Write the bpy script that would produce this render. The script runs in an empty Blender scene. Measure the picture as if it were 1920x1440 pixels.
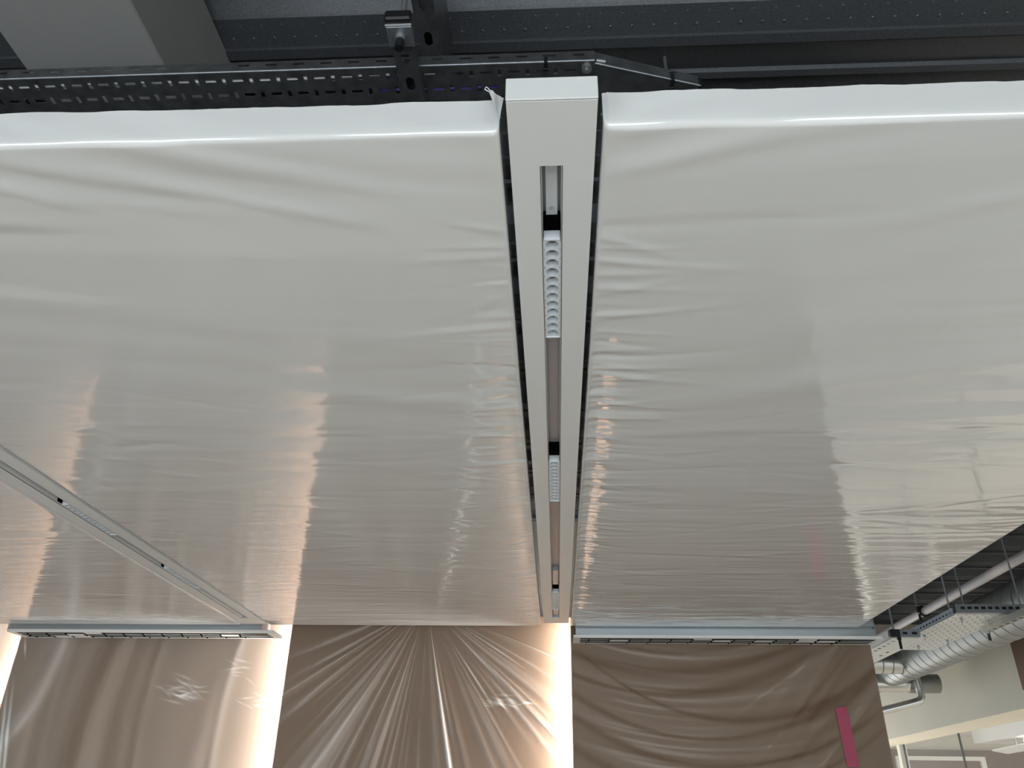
import bpy, math, random
import numpy as np
from mathutils import Vector, Matrix

rnd = random.Random(7)
scene = bpy.context.scene
col = scene.collection
EYE = 1.65                       # camera height above the floor

# ------------------------------------------------------------------ camera
cam_d = bpy.data.cameras.new('camera')
cam_d.sensor_width = 36.0
cam_d.lens = 1489.52 / 1920 * 36
cam_d.clip_start = 0.02
cam = bpy.data.objects.new('camera', cam_d)
col.objects.link(cam)
pi_, ya_, ro_ = math.radians(28.4632), math.radians(-3.3523), math.radians(0.9445)
F = Vector((math.sin(ya_) * math.cos(pi_), math.cos(ya_) * math.cos(pi_), math.sin(pi_)))
R0 = F.cross(Vector((0, 0, 1))).normalized()
U0 = R0.cross(F)
Rv = math.cos(ro_) * R0 + math.sin(ro_) * U0
Uv = -math.sin(ro_) * R0 + math.cos(ro_) * U0
M = Matrix((Rv, Uv, -F)).transposed().to_4x4()
M.translation = Vector((0, 0, EYE))
cam.matrix_world = M
scene.camera = cam

# ------------------------------------------------------------------ world, lights, exposure
world = bpy.data.worlds.new('daylight'); scene.world = world
world.use_nodes = True
wb = world.node_tree.nodes['Background']
wb.inputs[0].default_value = (0.80, 0.90, 1.0, 1)
wb.inputs[1].default_value = 2.2
scene.view_settings.view_transform = 'Standard'
scene.view_settings.look = 'None'
scene.view_settings.gamma = 1.0
scene.view_settings.use_curve_mapping = False
scene.view_settings.exposure = 0.06

def area(name, loc, target, sx, sy, power, colr):
    d = bpy.data.lights.new(name, 'AREA'); d.shape = 'RECTANGLE'
    d.size, d.size_y, d.energy, d.color = sx, sy, power, colr
    o = bpy.data.objects.new(name, d); col.objects.link(o)
    o.location = loc
    o.rotation_euler = (Vector(target) - Vector(loc)).to_track_quat('-Z', 'Y').to_euler()
    return o
WIN_Y = -2.4
WINDOWS = [(-3.6, -1.7), (-1.2, 0.7), (1.2, 3.1)]
for i, (a, b) in enumerate(WINDOWS):      # daylight entering through the three windows behind the camera
    area('window_daylight', ((a + b) / 2, WIN_Y + 0.06, 1.05), ((a + b) / 2, 3, 1.05), b - a - .1, 1.8, 33, (0.86, 0.95, 1.0))

area('window_daylight', (2.6, 10.95, 1.25), (2.6, 3, .6), 1.6, 1.9, 45, (1.0, .97, .93))      # added lamp at an unseen window, brightens the corridor floor

# ------------------------------------------------------------------ materials
MATS = {}
def srgb(r, g, b):
    f = lambda c: c / 12.92 if c <= .04045 else ((c + .055) / 1.055) ** 2.4
    return (f(r / 255), f(g / 255), f(b / 255), 1)
def mat(name, colr, rough=.5, metal=0., noise=0., nscale=20., bump=0., bscale=40., spec=.5, stretch=(1, 1, 1), emit=None, coat=0.):
    m = bpy.data.materials.new(name); m.use_nodes = True
    nt = m.node_tree; b = nt.nodes['Principled BSDF']
    b.inputs['Base Color'].default_value = colr
    b.inputs['Roughness'].default_value = rough
    b.inputs['Metallic'].default_value = metal
    b.inputs['Specular IOR Level'].default_value = spec
    b.inputs['Coat Weight'].default_value = coat
    b.inputs['Coat Roughness'].default_value = .12
    tc = nt.nodes.new('ShaderNodeTexCoord'); mp = nt.nodes.new('ShaderNodeMapping')
    mp.inputs['Scale'].default_value = stretch
    nt.links.new(tc.outputs['Object'], mp.inputs[0])
    if noise:
        n = nt.nodes.new('ShaderNodeTexNoise'); n.inputs['Scale'].default_value = nscale; n.inputs['Detail'].default_value = 4
        nt.links.new(mp.outputs[0], n.inputs['Vector'])
        cr = nt.nodes.new('ShaderNodeMapRange')
        cr.inputs[1].default_value = .3; cr.inputs[2].default_value = .7
        cr.inputs[3].default_value = 1 - noise; cr.inputs[4].default_value = 1 + noise
        nt.links.new(n.outputs[0], cr.inputs[0])
        mx = nt.nodes.new('ShaderNodeVectorMath'); mx.operation = 'SCALE'
        mx.inputs[0].default_value = colr[:3]
        nt.links.new(cr.outputs[0], mx.inputs['Scale'])
        nt.links.new(mx.outputs[0], b.inputs['Base Color'])
    if bump:
        n = nt.nodes.new('ShaderNodeTexNoise'); n.inputs['Scale'].default_value = bscale; n.inputs['Detail'].default_value = 5
        nt.links.new(mp.outputs[0], n.inputs['Vector'])
        bp = nt.nodes.new('ShaderNodeBump'); bp.inputs['Strength'].default_value = bump; bp.inputs['Distance'].default_value = .002
        nt.links.new(n.outputs[0], bp.inputs['Height']); nt.links.new(bp.outputs[0], b.inputs['Normal'])
    if emit:
        b.inputs['Emission Color'].default_value = emit[0]; b.inputs['Emission Strength'].default_value = emit[1]
    MATS[name] = m
    return m
def film_mat(name, colr, opac, rough, bump=.2, bscale=10, stretch=(1, 1, 1), spec=.5):
    """thin plastic sheet: part clear, part milky, with a gloss"""
    m = mat(name, colr, rough, bump=bump, bscale=bscale, stretch=stretch, spec=spec)
    nt = m.node_tree; b = nt.nodes['Principled BSDF']; out = nt.nodes['Material Output']
    tr = nt.nodes.new('ShaderNodeBsdfTransparent'); mx = nt.nodes.new('ShaderNodeMixShader')
    mx.inputs[0].default_value = opac
    nt.links.new(tr.outputs[0], mx.inputs[1]); nt.links.new(b.outputs[0], mx.inputs[2])
    nt.links.new(mx.outputs[0], out.inputs[0])
    return m
mat('raft_white', (.80, .80, .79, 1), .6)
mat('raft_film', (.835, .825, .80, 1), .09, bump=.10, bscale=9, stretch=(.6, 5, 1), spec=.8, coat=.7)
MATS['raft_film'].node_tree.nodes['Principled BSDF'].inputs['Coat Roughness'].default_value = .05
mat('powder_white', (.80, .795, .77, 1), .45, bump=.05, bscale=900)
mat('module_white', (.82, .84, .86, 1), .35)
mat('cup_white', (.55, .575, .59, 1), .6)
mat('cup_aperture', (.16, .16, .17, 1), .4)  # dark lens aperture at the top of each cup
mat('channel_alu', (.42, .43, .47, 1), .38, metal=.3)
mat('channel_strip', (.52, .49, .48, 1), .45, metal=.2)
mat('black', (.006, .006, .007, 1), .5)
mat('void_black', (.004, .004, .004, 1), 1.0, spec=0)
mat('vent_alu', (.38, .41, .425, 1), .4, metal=.4)
mat('vent_white', (.82, .81, .78, 1), .45)
mat('taupe', srgb(106, 79, 55), .55, noise=.05, nscale=3, bump=.1, bscale=300)
film_mat('wall_film', (.74, .56, .42, 1), .27, .16, bump=.08, bscale=14, stretch=(1, 1, .5))
nt = MATS['wall_film'].node_tree
an = nt.nodes.new('ShaderNodeAttribute'); an.attribute_name = 'painted_veil'  # hand-set veil per point, paints light and dark streaks through opacity
ma = nt.nodes.new('ShaderNodeMath'); ma.operation = 'MULTIPLY_ADD'; ma.use_clamp = True
ma.inputs[1].default_value = .20; ma.inputs[2].default_value = .24
nt.links.new(an.outputs['Fac'], ma.inputs[0])
nt.links.new(ma.outputs[0], [n for n in nt.nodes if n.type == 'MIX_SHADER'][0].inputs[0])
cm = nt.nodes.new('ShaderNodeMix'); cm.data_type = 'RGBA'; cm.clamp_factor = True
cs = nt.nodes.new('ShaderNodeMath'); cs.operation = 'MULTIPLY'; cs.use_clamp = True; cs.inputs[1].default_value = .40
nt.links.new(an.outputs['Fac'], cs.inputs[0]); nt.links.new(cs.outputs[0], cm.inputs['Factor'])
cm.inputs[6].default_value = (.74, .57, .44, 1); cm.inputs[7].default_value = (.93, .90, .87, 1)  # a stronger veil also paints the folds whiter
nt.links.new(cm.outputs[2], nt.nodes['Principled BSDF'].inputs['Base Color'])
mat('tape_pink', srgb(186, 80, 108), .5)
mat('galv', (.33, .35, .37, 1), .42, metal=.85, noise=.12, nscale=60)
mat('galv_dark', (.16, .165, .17, 1), .4, metal=.8, noise=.25, nscale=35)
mat('deck', (.095, .099, .107, 1), .5, metal=.5, noise=.22, nscale=260, bump=.10, bscale=300)
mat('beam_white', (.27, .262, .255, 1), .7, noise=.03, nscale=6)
mat('strut_grey', (.34, .32, .27, 1), .45, metal=.2)
mat('white_tray', (.74, .72, .66, 1), .45)
mat('pipe_white', (.56, .49, .45, 1), .45)
mat('duct', (.25, .25, .22, 1), .45, metal=.4, noise=.05, nscale=8)
mat('duct_seam', (.30, .31, .29, 1), .4, metal=.7)
mat('foil', (.62, .61, .57, 1), .28, metal=.9, bump=.3, bscale=50)
mat('plaster', (.66, .61, .49, 1), .8, noise=.03, nscale=2)
mat('plaster_cream', (.78, .71, .56, 1), .8, noise=.02, nscale=2)
mat('floor_grey', (.70, .66, .60, 1), .55, noise=.08, nscale=3)
mat('wall_paint', (.72, .71, .68, 1), .8)
mat('frame_white', (.80, .78, .70, 1), .5)
mat('frame_dark', (.04, .04, .04, 1), .5)
mat('led', (1, .85, .66, 1), .5, emit=((1, .95, .90, 1), 190))
mat('lamp_glow', (1, 1, 1, 1), .5, emit=((1, .95, .85, 1), 12))
film_mat('glass', (.9, .92, .92, 1), .10, .02, bump=0, spec=.5)
mat('purple', srgb(70, 55, 130), .5)
mat('rod_zinc', (.42, .44, .45, 1), .35, metal=.8)

# ------------------------------------------------------------------ helpers
ORIGIN = {}
def setp(o, label=None, cat=None, group=None, kind=None):
    if label: o['label'] = label
    if cat: o['category'] = cat
    if group: o['group'] = group
    if kind: o['kind'] = kind
    return o
def thing(name, loc, label, cat, group=None):
    o = bpy.data.objects.new(name, None); col.objects.link(o)
    o.location = loc; o.empty_display_size = .1
    ORIGIN[o.name] = Vector(loc)
    return setp(o, label, cat, group)
class MB:
    def __init__(s): s.v = []; s.f = []; s.sm = []
    def add(s, vs, fs, smooth=False):
        k = len(s.v); s.v += [tuple(p) for p in vs]
        s.f += [tuple(i + k for i in f) for f in fs]; s.sm += [smooth] * len(fs); return s
    def box(s, x0, x1, y0, y1, z0, z1):
        return s.add([(x0, y0, z0), (x1, y0, z0), (x1, y1, z0), (x0, y1, z0), (x0, y0, z1), (x1, y0, z1), (x1, y1, z1), (x0, y1, z1)],
                     [(0, 3, 2, 1), (4, 5, 6, 7), (0, 1, 5, 4), (1, 2, 6, 5), (2, 3, 7, 6), (3, 0, 4, 7)])
    def bev(s, x0, x1, y0, y1, z0, z1, b):
        """box with chamfered edges"""
        vs = []; idx = {}
        for sx in (0, 1):
            for sy in (0, 1):
                for sz in (0, 1):
                    for ax in range(3):
                        p = [(x0, x1)[sx], (y0, y1)[sy], (z0, z1)[sz]]
                        for a2 in range(3):
                            if a2 != ax: p[a2] += b if (sx, sy, sz)[a2] == 0 else -b
                        idx[(sx, sy, sz, ax)] = len(vs); vs.append(p)
        fs = []
        for ax in range(3):
            o1, o2 = [(1, 2), (0, 2), (0, 1)][ax]
            for sd in (0, 1):
                q = []
                for c in ((0, 0), (1, 0), (1, 1), (0, 1)):
                    k = [0, 0, 0]; k[ax] = sd; k[o1], k[o2] = c
                    q.append(idx[(*k, ax)])
                if (sd == 0) != (ax == 1): q = q[::-1]
                fs.append(q)
        for ax in range(3):
            o1, o2 = [(1, 2), (0, 2), (0, 1)][ax]
            for c in ((0, 0), (1, 0), (1, 1), (0, 1)):
                k0 = [0, 0, 0]; k0[o1], k0[o2] = c; k1 = list(k0); k1[ax] = 1
                fs.append([idx[(*k0, o1)], idx[(*k1, o1)], idx[(*k1, o2)], idx[(*k0, o2)]])
        for sx in (0, 1):
            for sy in (0, 1):
                for sz in (0, 1):
                    fs.append([idx[(sx, sy, sz, a)] for a in range(3)])
        return s.add(vs, fs)
    def tube(s, p0, p1, r, n=12, r1=None, caps=True):
        p0, p1 = Vector(p0), Vector(p1); d = (p1 - p0).normalized()
        a = d.orthogonal().normalized(); b = d.cross(a); r1 = r if r1 is None else r1
        vs = []
        for p, rr in ((p0, r), (p1, r1)):
            for i in range(n):
                t = 2 * math.pi * i / n; vs.append(p + rr * (math.cos(t) * a + math.sin(t) * b))
        s.add(vs, [(i, (i + 1) % n, n + (i + 1) % n, n + i) for i in range(n)], True)
        if caps: s.add(vs, [tuple(range(n))[::-1], tuple(range(n, 2 * n))])
        return s
    def path(s, pts, r, n=12):
        pts = [Vector(p) for p in pts]; vs = []
        a = (pts[1] - pts[0]).normalized().orthogonal().normalized()
        for i, p in enumerate(pts):
            d = (pts[min(i + 1, len(pts) - 1)] - pts[max(i - 1, 0)]).normalized()
            a = (a - d * a.dot(d)).normalized(); b = d.cross(a)
            for k in range(n):
                t = 2 * math.pi * k / n; vs.append(p + r * (math.cos(t) * a + math.sin(t) * b))
        m = len(pts)
        s.add(vs, [(i * n + k, i * n + (k + 1) % n, (i + 1) * n + (k + 1) % n, (i + 1) * n + k) for i in range(m - 1) for k in range(n)], True)
        s.add(vs, [tuple(range(n))[::-1], tuple(range((m - 1) * n, m * n))])
        return s
    def plate(s, x0, x1, y0, y1, z0, z1, holes, T=None):
        """flat plate (thickness z0..z1) with rectangular holes [(hx0,hx1,hy0,hy1)]; T maps local to world"""
        xs = sorted({x0, x1, *[v for h in holes for v in h[:2] if x0 < v < x1]})
        ys = sorted({y0, y1, *[v for h in holes for v in h[2:] if y0 < v < y1]})
        nx, ny = len(xs) - 1, len(ys) - 1
        sol = np.ones((nx, ny), bool)
        xc = np.array([(xs[i] + xs[i + 1]) / 2 for i in range(nx)]); yc = np.array([(ys[i] + ys[i + 1]) / 2 for i in range(ny)])
        for h in holes:
            sol[np.ix_((xc > h[0]) & (xc < h[1]), (yc > h[2]) & (yc < h[3]))] = False
        T = T or (lambda p: p)
        vs = [T((x, y, z)) for z in (z0, z1) for x in xs for y in ys]
        N = len(xs) * len(ys); I = lambda i, j, k: k * N + i * len(ys) + j
        fs = []
        for i in range(nx):
            for j in range(ny):
                if not sol[i, j]: continue
                fs.append((I(i, j, 0), I(i, j + 1, 0), I(i + 1, j + 1, 0), I(i + 1, j, 0)))
                fs.append((I(i, j, 1), I(i + 1, j, 1), I(i + 1, j + 1, 1), I(i, j + 1, 1)))
                for di, dj, q in ((-1, 0, ((i, j), (i, j + 1))), (1, 0, ((i + 1, j + 1), (i + 1, j))), (0, -1, ((i + 1, j), (i, j))), (0, 1, ((i, j + 1), (i + 1, j + 1)))):
                    a, b = i + di, j + dj
                    if a < 0 or b < 0 or a >= nx or b >= ny or not sol[a, b]:
                        fs.append((I(*q[0], 0), I(*q[0], 1), I(*q[1], 1), I(*q[1], 0)))
        return s.add(vs, fs)
    def mesh(s, name, off=Vector((0, 0, 0))):
        me = bpy.data.meshes.new(name)
        me.from_pydata([(p[0] - off.x, p[1] - off.y, p[2] - off.z) for p in s.v], [], s.f)
        me.polygons.foreach_set('use_smooth', s.sm); me.update()
        return me
    def build(s, name, m, parent=None):
        root = parent
        while root is not None and root.parent is not None: root = root.parent
        off = Vector((0, 0, 0))
        if root is not None: off = ORIGIN.get(root.name, Vector((0, 0, 0)))
        me = s.mesh(name, off); me.materials.append(MATS[m])
        o = bpy.data.objects.new(name, me); col.objects.link(o); o.parent = parent
        return o
def B(*a): return MB().box(*a)
def BV(*a): return MB().bev(*a)
def inst(name, me, loc, parent, rot=None):
    o = bpy.data.objects.new(name, me); col.objects.link(o)
    o.parent = parent; o.location = loc
    if rot: o.rotation_euler = rot
    return o
def z_(r): return r + EYE
def structure(o): o['kind'] = 'structure'; return o

# ------------------------------------------------------------------ room shell
DECK = z_(1.585)
XL, XR, YB, YF = -6.0, 3.6, WIN_Y, 11.0
structure(B(XL - .2, 9.0, YB - .2, YF + .3, -.1, 0).build('floor', 'floor_grey'))
# trapezoid steel deck, ribs running along x
P = .372
prof = []
def deck_rows():
    pts = []; y = 1.242 - P * 14
    while y < YF + .3:
        pts += [(y - .001, .002), (y, -.006), (y + .024, -.008), (y + .027, .012), (y + .036, .004), (y + .046, .008), (y + .126, .036), (y + .131, .026), (y + .150, .026), (y + .156, .054),
                (y + .246, .058), (y + .262, .056), (y + P - .074, .022), (y + P - .068, .017)]
        y += P
    return pts
dp = deck_rows()
vs = []; 
for (y, z) in dp: vs += [(XL - .2, y, DECK + z), (XR + .5, y, DECK + z)]
fs = [(2 * i, 2 * i + 1, 2 * i + 3, 2 * i + 2) for i in range(len(dp) - 1)]
top = len(vs); vs += [(XL - .2, dp[0][0], DECK + .2), (XR + .5, dp[0][0], DECK + .2), (XL - .2, dp[-1][0], DECK + .2), (XR + .5, dp[-1][0], DECK + .2)]
fs.append((top, top + 2, top + 3, top + 1))
ceiling = structure(MB().add(vs, fs).build('ceiling', 'deck'))
# embossed studs on the sloping webs
mb = MB()
def stud(x, y, z, r=.0050):
    n = 6; slope = -.016 / .058
    ring = [(x + r * math.cos(2 * math.pi * i / n), y + r * math.sin(2 * math.pi * i / n), z + slope * r * math.sin(2 * math.pi * i / n)) for i in range(n)]
    ring2 = [(x + .55 * r * math.cos(2 * math.pi * i / n), y - .0012 + .55 * r * math.sin(2 * math.pi * i / n), z - .003 + slope * .55 * r * math.sin(2 * math.pi * i / n)) for i in range(n)]
    mb.add(ring + ring2, [(i, n + i, n + (i + 1) % n, (i + 1) % n) for i in range(n)] + [tuple(range(n, 2 * n))[::-1]], True)
for k in range(-1, 18):
    yw = 1.242 - .110 + P * k
    xa, xb = (-1.5, 1.6) if k < 2 else (1.5, 3.6)
    for row, fr in ((0, .54), (1, .80)):
        y = yw + .110 * fr; z = DECK + .002 + .016 * (.110 * (1 - fr)) / .058
        x = xa + (.0245 if row else 0)
        while x < xb:
            stud(x, y, z); x += .049
setp(mb.build('embossed_stud', 'deck', ceiling), kind='stuff')

# walls
def wall(name, bx, m='wall_paint'): return structure(B(*bx).build(name, m))
holes = [(a, b, .10, 2.00) for a, b in WINDOWS]
mb = MB(); mb.plate(XL, XR, 0, DECK, YB - .12, YB, holes, T=lambda p: (p[0], p[2], p[1]))
structure(mb.build('wall_back', 'wall_paint'))
for i, (a, b) in enumerate(WINDOWS):
    fr = MB().plate(a, b, .10, 2.00, YB - .08, YB - .03, [(a + .05, (a + b) / 2 - .02, .15, 1.95), ((a + b) / 2 + .02, b - .05, .15, 1.95)], T=lambda p: (p[0], p[2], p[1]))
    w = structure(fr.build('window_%d' % (i + 1), 'frame_white'))
    for q0, q1 in ((a + .05, (a + b) / 2 - .02), ((a + b) / 2 + .02, b - .05)):
        B(q0, q1, YB - .06, YB - .055, .15, 1.95).build('pane', 'glass', w)
wall('wall_left', (XL - .15, XL, YB, YF, 0, DECK))
# right-hand side: plaster bulkhead above a glazed partition
SOF = z_(.777)
wall('wall_right', (XR, XR + .40, 4.0, YF, SOF + .004, DECK), 'plaster')
B(XR, XR + .40, 4.0, YF, SOF, SOF + .004).build('soffit', 'plaster_cream', bpy.data.objects['wall_right'])
wall('wall_right_near', (XR, XR + .15, YB, 4.0, 0, DECK), 'plaster')
mb = MB(); mb.plate(1.6, 9.0, 0, DECK, YF, YF + .15, [(1.75, 3.45, .20, 2.15)], T=lambda p: (p[0], p[2], p[1]))
structure(mb.build('wall_far', 'plaster'))
w4 = structure(MB().plate(1.75, 3.45, .20, 2.15, YF + .03, YF + .09, [(1.80, 2.58, .25, 2.10), (2.62, 3.40, .25, 2.10)], T=lambda p: (p[0], p[2], p[1])).build('window_4', 'frame_white'))  # unseen window, added to bring light onto the corridor floor
for q0, q1 in ((1.80, 2.58), (2.62, 3.40)):
    B(q0, q1, YF + .05, YF + .055, .25, 2.10).build('pane', 'glass', w4)
# pilaster on the bulkhead
structure(B(XR - .03, XR, 5.2, 6.66, SOF + .12, DECK).build('trim_1', 'taupe'))

# ------------------------------------------------------------------ wrinkled film
def ridges(A, Bc, items):
    """sum of ridge-shaped folds over the sheet coordinates A (columns) and Bc (rows)"""
    D = np.zeros((len(Bc), len(A)))
    for (cx, cy, ln, sg, am, tn, cv, mode) in items:
        if mode == 0: j0, j1 = np.searchsorted(A, (cx - 1.6 * ln, cx + 1.6 * ln))
        elif mode > 0: j0, j1 = np.searchsorted(A, (cx - .08, cx + 3.2 * ln))
        else: j0, j1 = np.searchsorted(A, (cx - 3.2 * ln, cx + .08))
        if j1 <= j0: continue
        a = A[j0:j1]; dx = a - cx
        off = tn * dx + cv * dx * dx
        lo, hi = cy + off.min() - 4 * sg, cy + off.max() + 4 * sg
        i0, i1 = np.searchsorted(Bc, (lo, hi))
        if i1 <= i0: continue
        dy = Bc[i0:i1, None] - cy - off[None, :]
        if mode == 0: win = np.exp(-(np.abs(dx) / ln) ** 4)
        else:
            t = np.abs(dx); win = np.where(dx * mode >= 0, np.exp(-(t / ln) ** 1.5), np.exp(-(t / .03) ** 2))
        D[i0:i1, j0:j1] += am * np.exp(-.5 * (dy / sg) ** 2) * win[None, :]
    return D
def grid_obj(name, X, Y, Z, m, parent, off):
    n, k = X.shape
    co = np.stack([X - off.x, Y - off.y, Z - off.z], -1).reshape(-1, 3).astype(np.float32)
    i = np.arange(n - 1)[:, None] * k + np.arange(k - 1)[None, :]
    q = np.stack([i, i + k, i + k + 1, i + 1], -1).reshape(-1, 4).astype(np.int32)
    me = bpy.data.meshes.new(name)
    me.vertices.add(len(co)); me.vertices.foreach_set('co', co.ravel())
    me.loops.add(q.size); me.loops.foreach_set('vertex_index', q.ravel())
    me.polygons.add(len(q)); me.polygons.foreach_set('loop_start', np.arange(0, q.size, 4, dtype=np.int32))
    me.polygons.foreach_set('loop_total', np.full(len(q), 4, np.int32))
    me.polygons.foreach_set('use_smooth', np.ones(len(q), bool))
    me.update(calc_edges=True); me.validate()
    me.materials.append(MATS[m])
    o = bpy.data.objects.new(name, me); col.objects.link(o); o.parent = parent
    return o
def fold_axis(L, t, r, d):
    """unrolled section of a wrapped slab: returns position, rise, outward normal (horizontal, vertical)"""
    pos, rise, nh, nv = [], [], [], []
    for h in np.linspace(t, r, 6): pos.append(0.); rise.append(h); nh.append(-1.); nv.append(0.)
    for th in np.linspace(0, 90, 7)[1:]:
        c, s = math.cos(math.radians(th)), math.sin(math.radians(th))
        pos.append(r - r * c); rise.append(r - r * s); nh.append(-c); nv.append(-s)
    k = max(4, int(L / d)); half = [np.array(v) for v in (pos, rise, nh, nv)]
    mid = np.linspace(r, L - r, k)[1:-1]
    P_ = np.concatenate([half[0], mid, L - half[0][::-1]])
    R_ = np.concatenate([half[1], 0 * mid, half[1][::-1]])
    H_ = np.concatenate([half[2], 0 * mid, -half[2][::-1]])
    V_ = np.concatenate([half[3], 0 * mid - 1, half[3][::-1]])
    A_ = np.where(P_ < L / 2, P_ - R_, P_ + R_)
    return P_, R_, H_, V_, A_
RZ, RT = z_(.85), .065
def raft(x0, x1, y0, y1, seed, label, front_dir, edge_amp=(1, 1), seam=None, sag=(.0105, .0105)):
    g = random.Random(seed)
    t = thing('ceiling_raft', ((x0 + x1) / 2, (y0 + y1) / 2, RZ), label, 'ceiling raft', 'ceiling rafts wrapped in plastic film')
    off = ORIGIN[t.name]
    BV(x0 + .005, x1 - .005, y0 + .005, y1 - .005, RZ + .026, RZ + RT, .01).build('panel', 'raft_white', t)
    W, L = x1 - x0, y1 - y0
    px, rx, hx, vx, A = fold_axis(W, RT, .011, .0115)
    py, ry, hy, vy, Bc = fold_axis(L, RT, .009, .0046)
    it = []
    # gathers along both long edges
    for side, ea in ((1, edge_amp[0]), (-1, edge_amp[1])):
        cx = .004 if side > 0 else W - .004
        y = .22
        while y < L - .02:
            dens = .5 + .5 * min(1, y / 1.2)
            sg = g.uniform(.004, .010)
            it.append((cx, y, g.uniform(.05, .15) * (1.3 if g.random() < .15 else 1), sg, ea * dens * g.uniform(.16, .42) * sg * g.choice((1, 1, -1)), g.gauss(0, .16), g.gauss(0, .3), side))
            y += g.uniform(.016, .045)
    # long shallow tension folds across the slab
    for i in range(150):
        cy = L * g.random() ** .8
        sg = g.uniform(.006, .020)
        it.append((g.uniform(0, W), cy, g.uniform(.15, .55), sg, sg * g.uniform(.015, .055) * g.choice((1, -1)), g.gauss(0, .05) + .10 * front_dir * max(0, 1 - cy / 1.5), g.gauss(0, .04), 0))
    # finer pleats toward the far end
    for i in range(170):
        cy = L * (1 - .55 * g.random() ** 1.3)
        sg = g.uniform(.005, .012)
        it.append((g.uniform(0, W), cy, g.uniform(.10, .40), sg, sg * g.uniform(.03, .08) * g.choice((1, -1)), g.gauss(0, .11), g.gauss(0, .06), 0))
    # short crumples with mixed directions
    for i in range(150):
        cy = L * (1 - .8 * g.random() ** 1.2); sg = g.uniform(.005, .013)
        it.append((g.uniform(.02, W - .02), cy, g.uniform(.05, .20), sg, sg * g.uniform(.03, .10) * g.choice((1, -1)), g.gauss(0, .24), g.gauss(0, .3), 0))
    # broad soft drapes fanning out from the near edge
    for i in range(16):
        sg = g.uniform(.020, .05)
        it.append((g.uniform(0, W), g.uniform(-.1, 1.1), g.uniform(.3, .8), sg, sg * g.uniform(.02, .05) * g.choice((1, 1, -1)), front_dir * g.uniform(.12, .34), front_dir * g.uniform(-.12, .05), 0))
    for i in range(20):
        sg = g.uniform(.009, .018)
        it.append((g.uniform(0, W), g.uniform(-.07, .16), g.uniform(.10, .32), sg, sg * g.uniform(.06, .15), front_dir * g.uniform(.16, .42), front_dir * g.uniform(-.25, 0), 0))
    D = ridges(A, Bc, it)
    # very low sag of the sheet between its edges
    env = np.sin(np.pi * np.clip(py / L, 0, 1))[:, None] ** .5 * np.sin(np.pi * np.clip(px / W, 0, 1))[None, :] ** .5
    cx_ = np.clip(px, 0, W); tx = np.minimum(cx_, W - cx_)
    D += .002 * env + (-np.exp(-cx_ / .062) * sag[0] - np.exp(-(W - cx_) / .062) * sag[1])[None, :] * np.clip(py / .8, 0, 1)[:, None]
    D = np.maximum(D, -.021) * np.clip((L - py) / .15, .12, 1)[:, None]
    if seam:
        sx = np.interp(py, seam[0], seam[1])
        D += .0011 * np.exp(-.5 * ((px[None, :] - sx[:, None]) / .0075) ** 2) * (0.55 + .45 * np.sin(py * 37)[:, None])
    X = np.repeat(x0 + px[None, :], len(py), 0); Y = np.repeat(y0 + py[:, None], len(px), 1)
    rr = rx[None, :] + ry[:, None]
    Z = RZ + np.minimum(rr, RT)
    nx = hx[None, :] + 0 * X; ny = hy[:, None] + 0 * X; nz = -np.abs(vx[None, :] * vy[:, None])
    ln = np.sqrt(nx ** 2 + ny ** 2 + nz ** 2) + 1e-9
    Dp = np.where(nz < -.95, D * (.4 + .6 * (1 - np.exp(-(tx / .022) ** 2)))[None, :], np.where(np.abs(nx) > .3, .12, .6) * D)
    X = X + Dp * nx / ln; Y = Y + Dp * ny / ln; Z = Z + Dp * nz / ln
    # ragged upper hem
    hem = np.array([g.gauss(0, .0012) for _ in range(X.shape[1])]); hem = np.convolve(hem, np.ones(5) / 3, 'same')
    Z[0, :] += hem; Z[1, :] += hem * .6
    grid_obj('film_wrap', X, Y, Z, 'raft_film', t, off)
    for sx in (x0 + .2, x1 - .2):
        for sy in (y0 + .5, y1 - .5):
            MB().tube((sx, sy, RZ + RT - .002), (sx, sy, DECK + .01), .004, 8).build('suspension_rod', 'rod_zinc', t)
    return t
mid = raft(-1.487, -.072, .817, 4.164, 11, 'film-wrapped white ceiling raft between the two slotted light profiles', 1, edge_amp=(.2, 1.1), sag=(.001, .012))
raft(.075, 1.522, .811, 4.168, 23, 'film-wrapped white ceiling raft right of the central light profile', -1, edge_amp=(1.35, .4), sag=(.019, .003),
     seam=([0, .1, .25, .5, .7, .95, 1.7, 3.4], [.43, .438, .448, .435, .452, .442, .515, .6]))
raft(-3.06, -1.641, .82, 4.166, 37, 'film-wrapped white ceiling raft in the left corner, above a slot diffuser', 1, edge_amp=(.5, .2), sag=(.002, .001))
# torn corner of the film on the middle raft
def flap():
    g = random.Random(3); n = 9; vs = []; fs = []
    a0, a1, a2 = Vector((-.088, .812, RZ + .074)), Vector((-.066, .811, RZ + RT - .002)), Vector((-.071, .806, RZ + .008))
    for i in range(n):
        for j in range(n):
            u, w = i / (n - 1), j / (n - 1)
            p = a0.lerp(a1, u).lerp(a2, w)
            p += Vector((0, -.004 * math.sin(6 * u + 2 * w) * (1 - w) - .002, .002 * math.sin(11 * u) * (1 - w)))
            vs.append(p)
    for i in range(n - 1):
        for j in range(n - 1): fs.append((i * n + j, i * n + j + 1, (i + 1) * n + j + 1, (i + 1) * n + j))
    mb = MB().add(vs, fs, True)
    mb.path([(-.088, .81, RZ + .074), (-.094, .808, RZ + .077), (-.092, .806, RZ + .080), (-.089, .806, RZ + .077), (-.085, .807, RZ + .070)], .0009, 6)
    o = mb.build('torn_film_corner', 'raft_film', mid)
flap()

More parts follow.
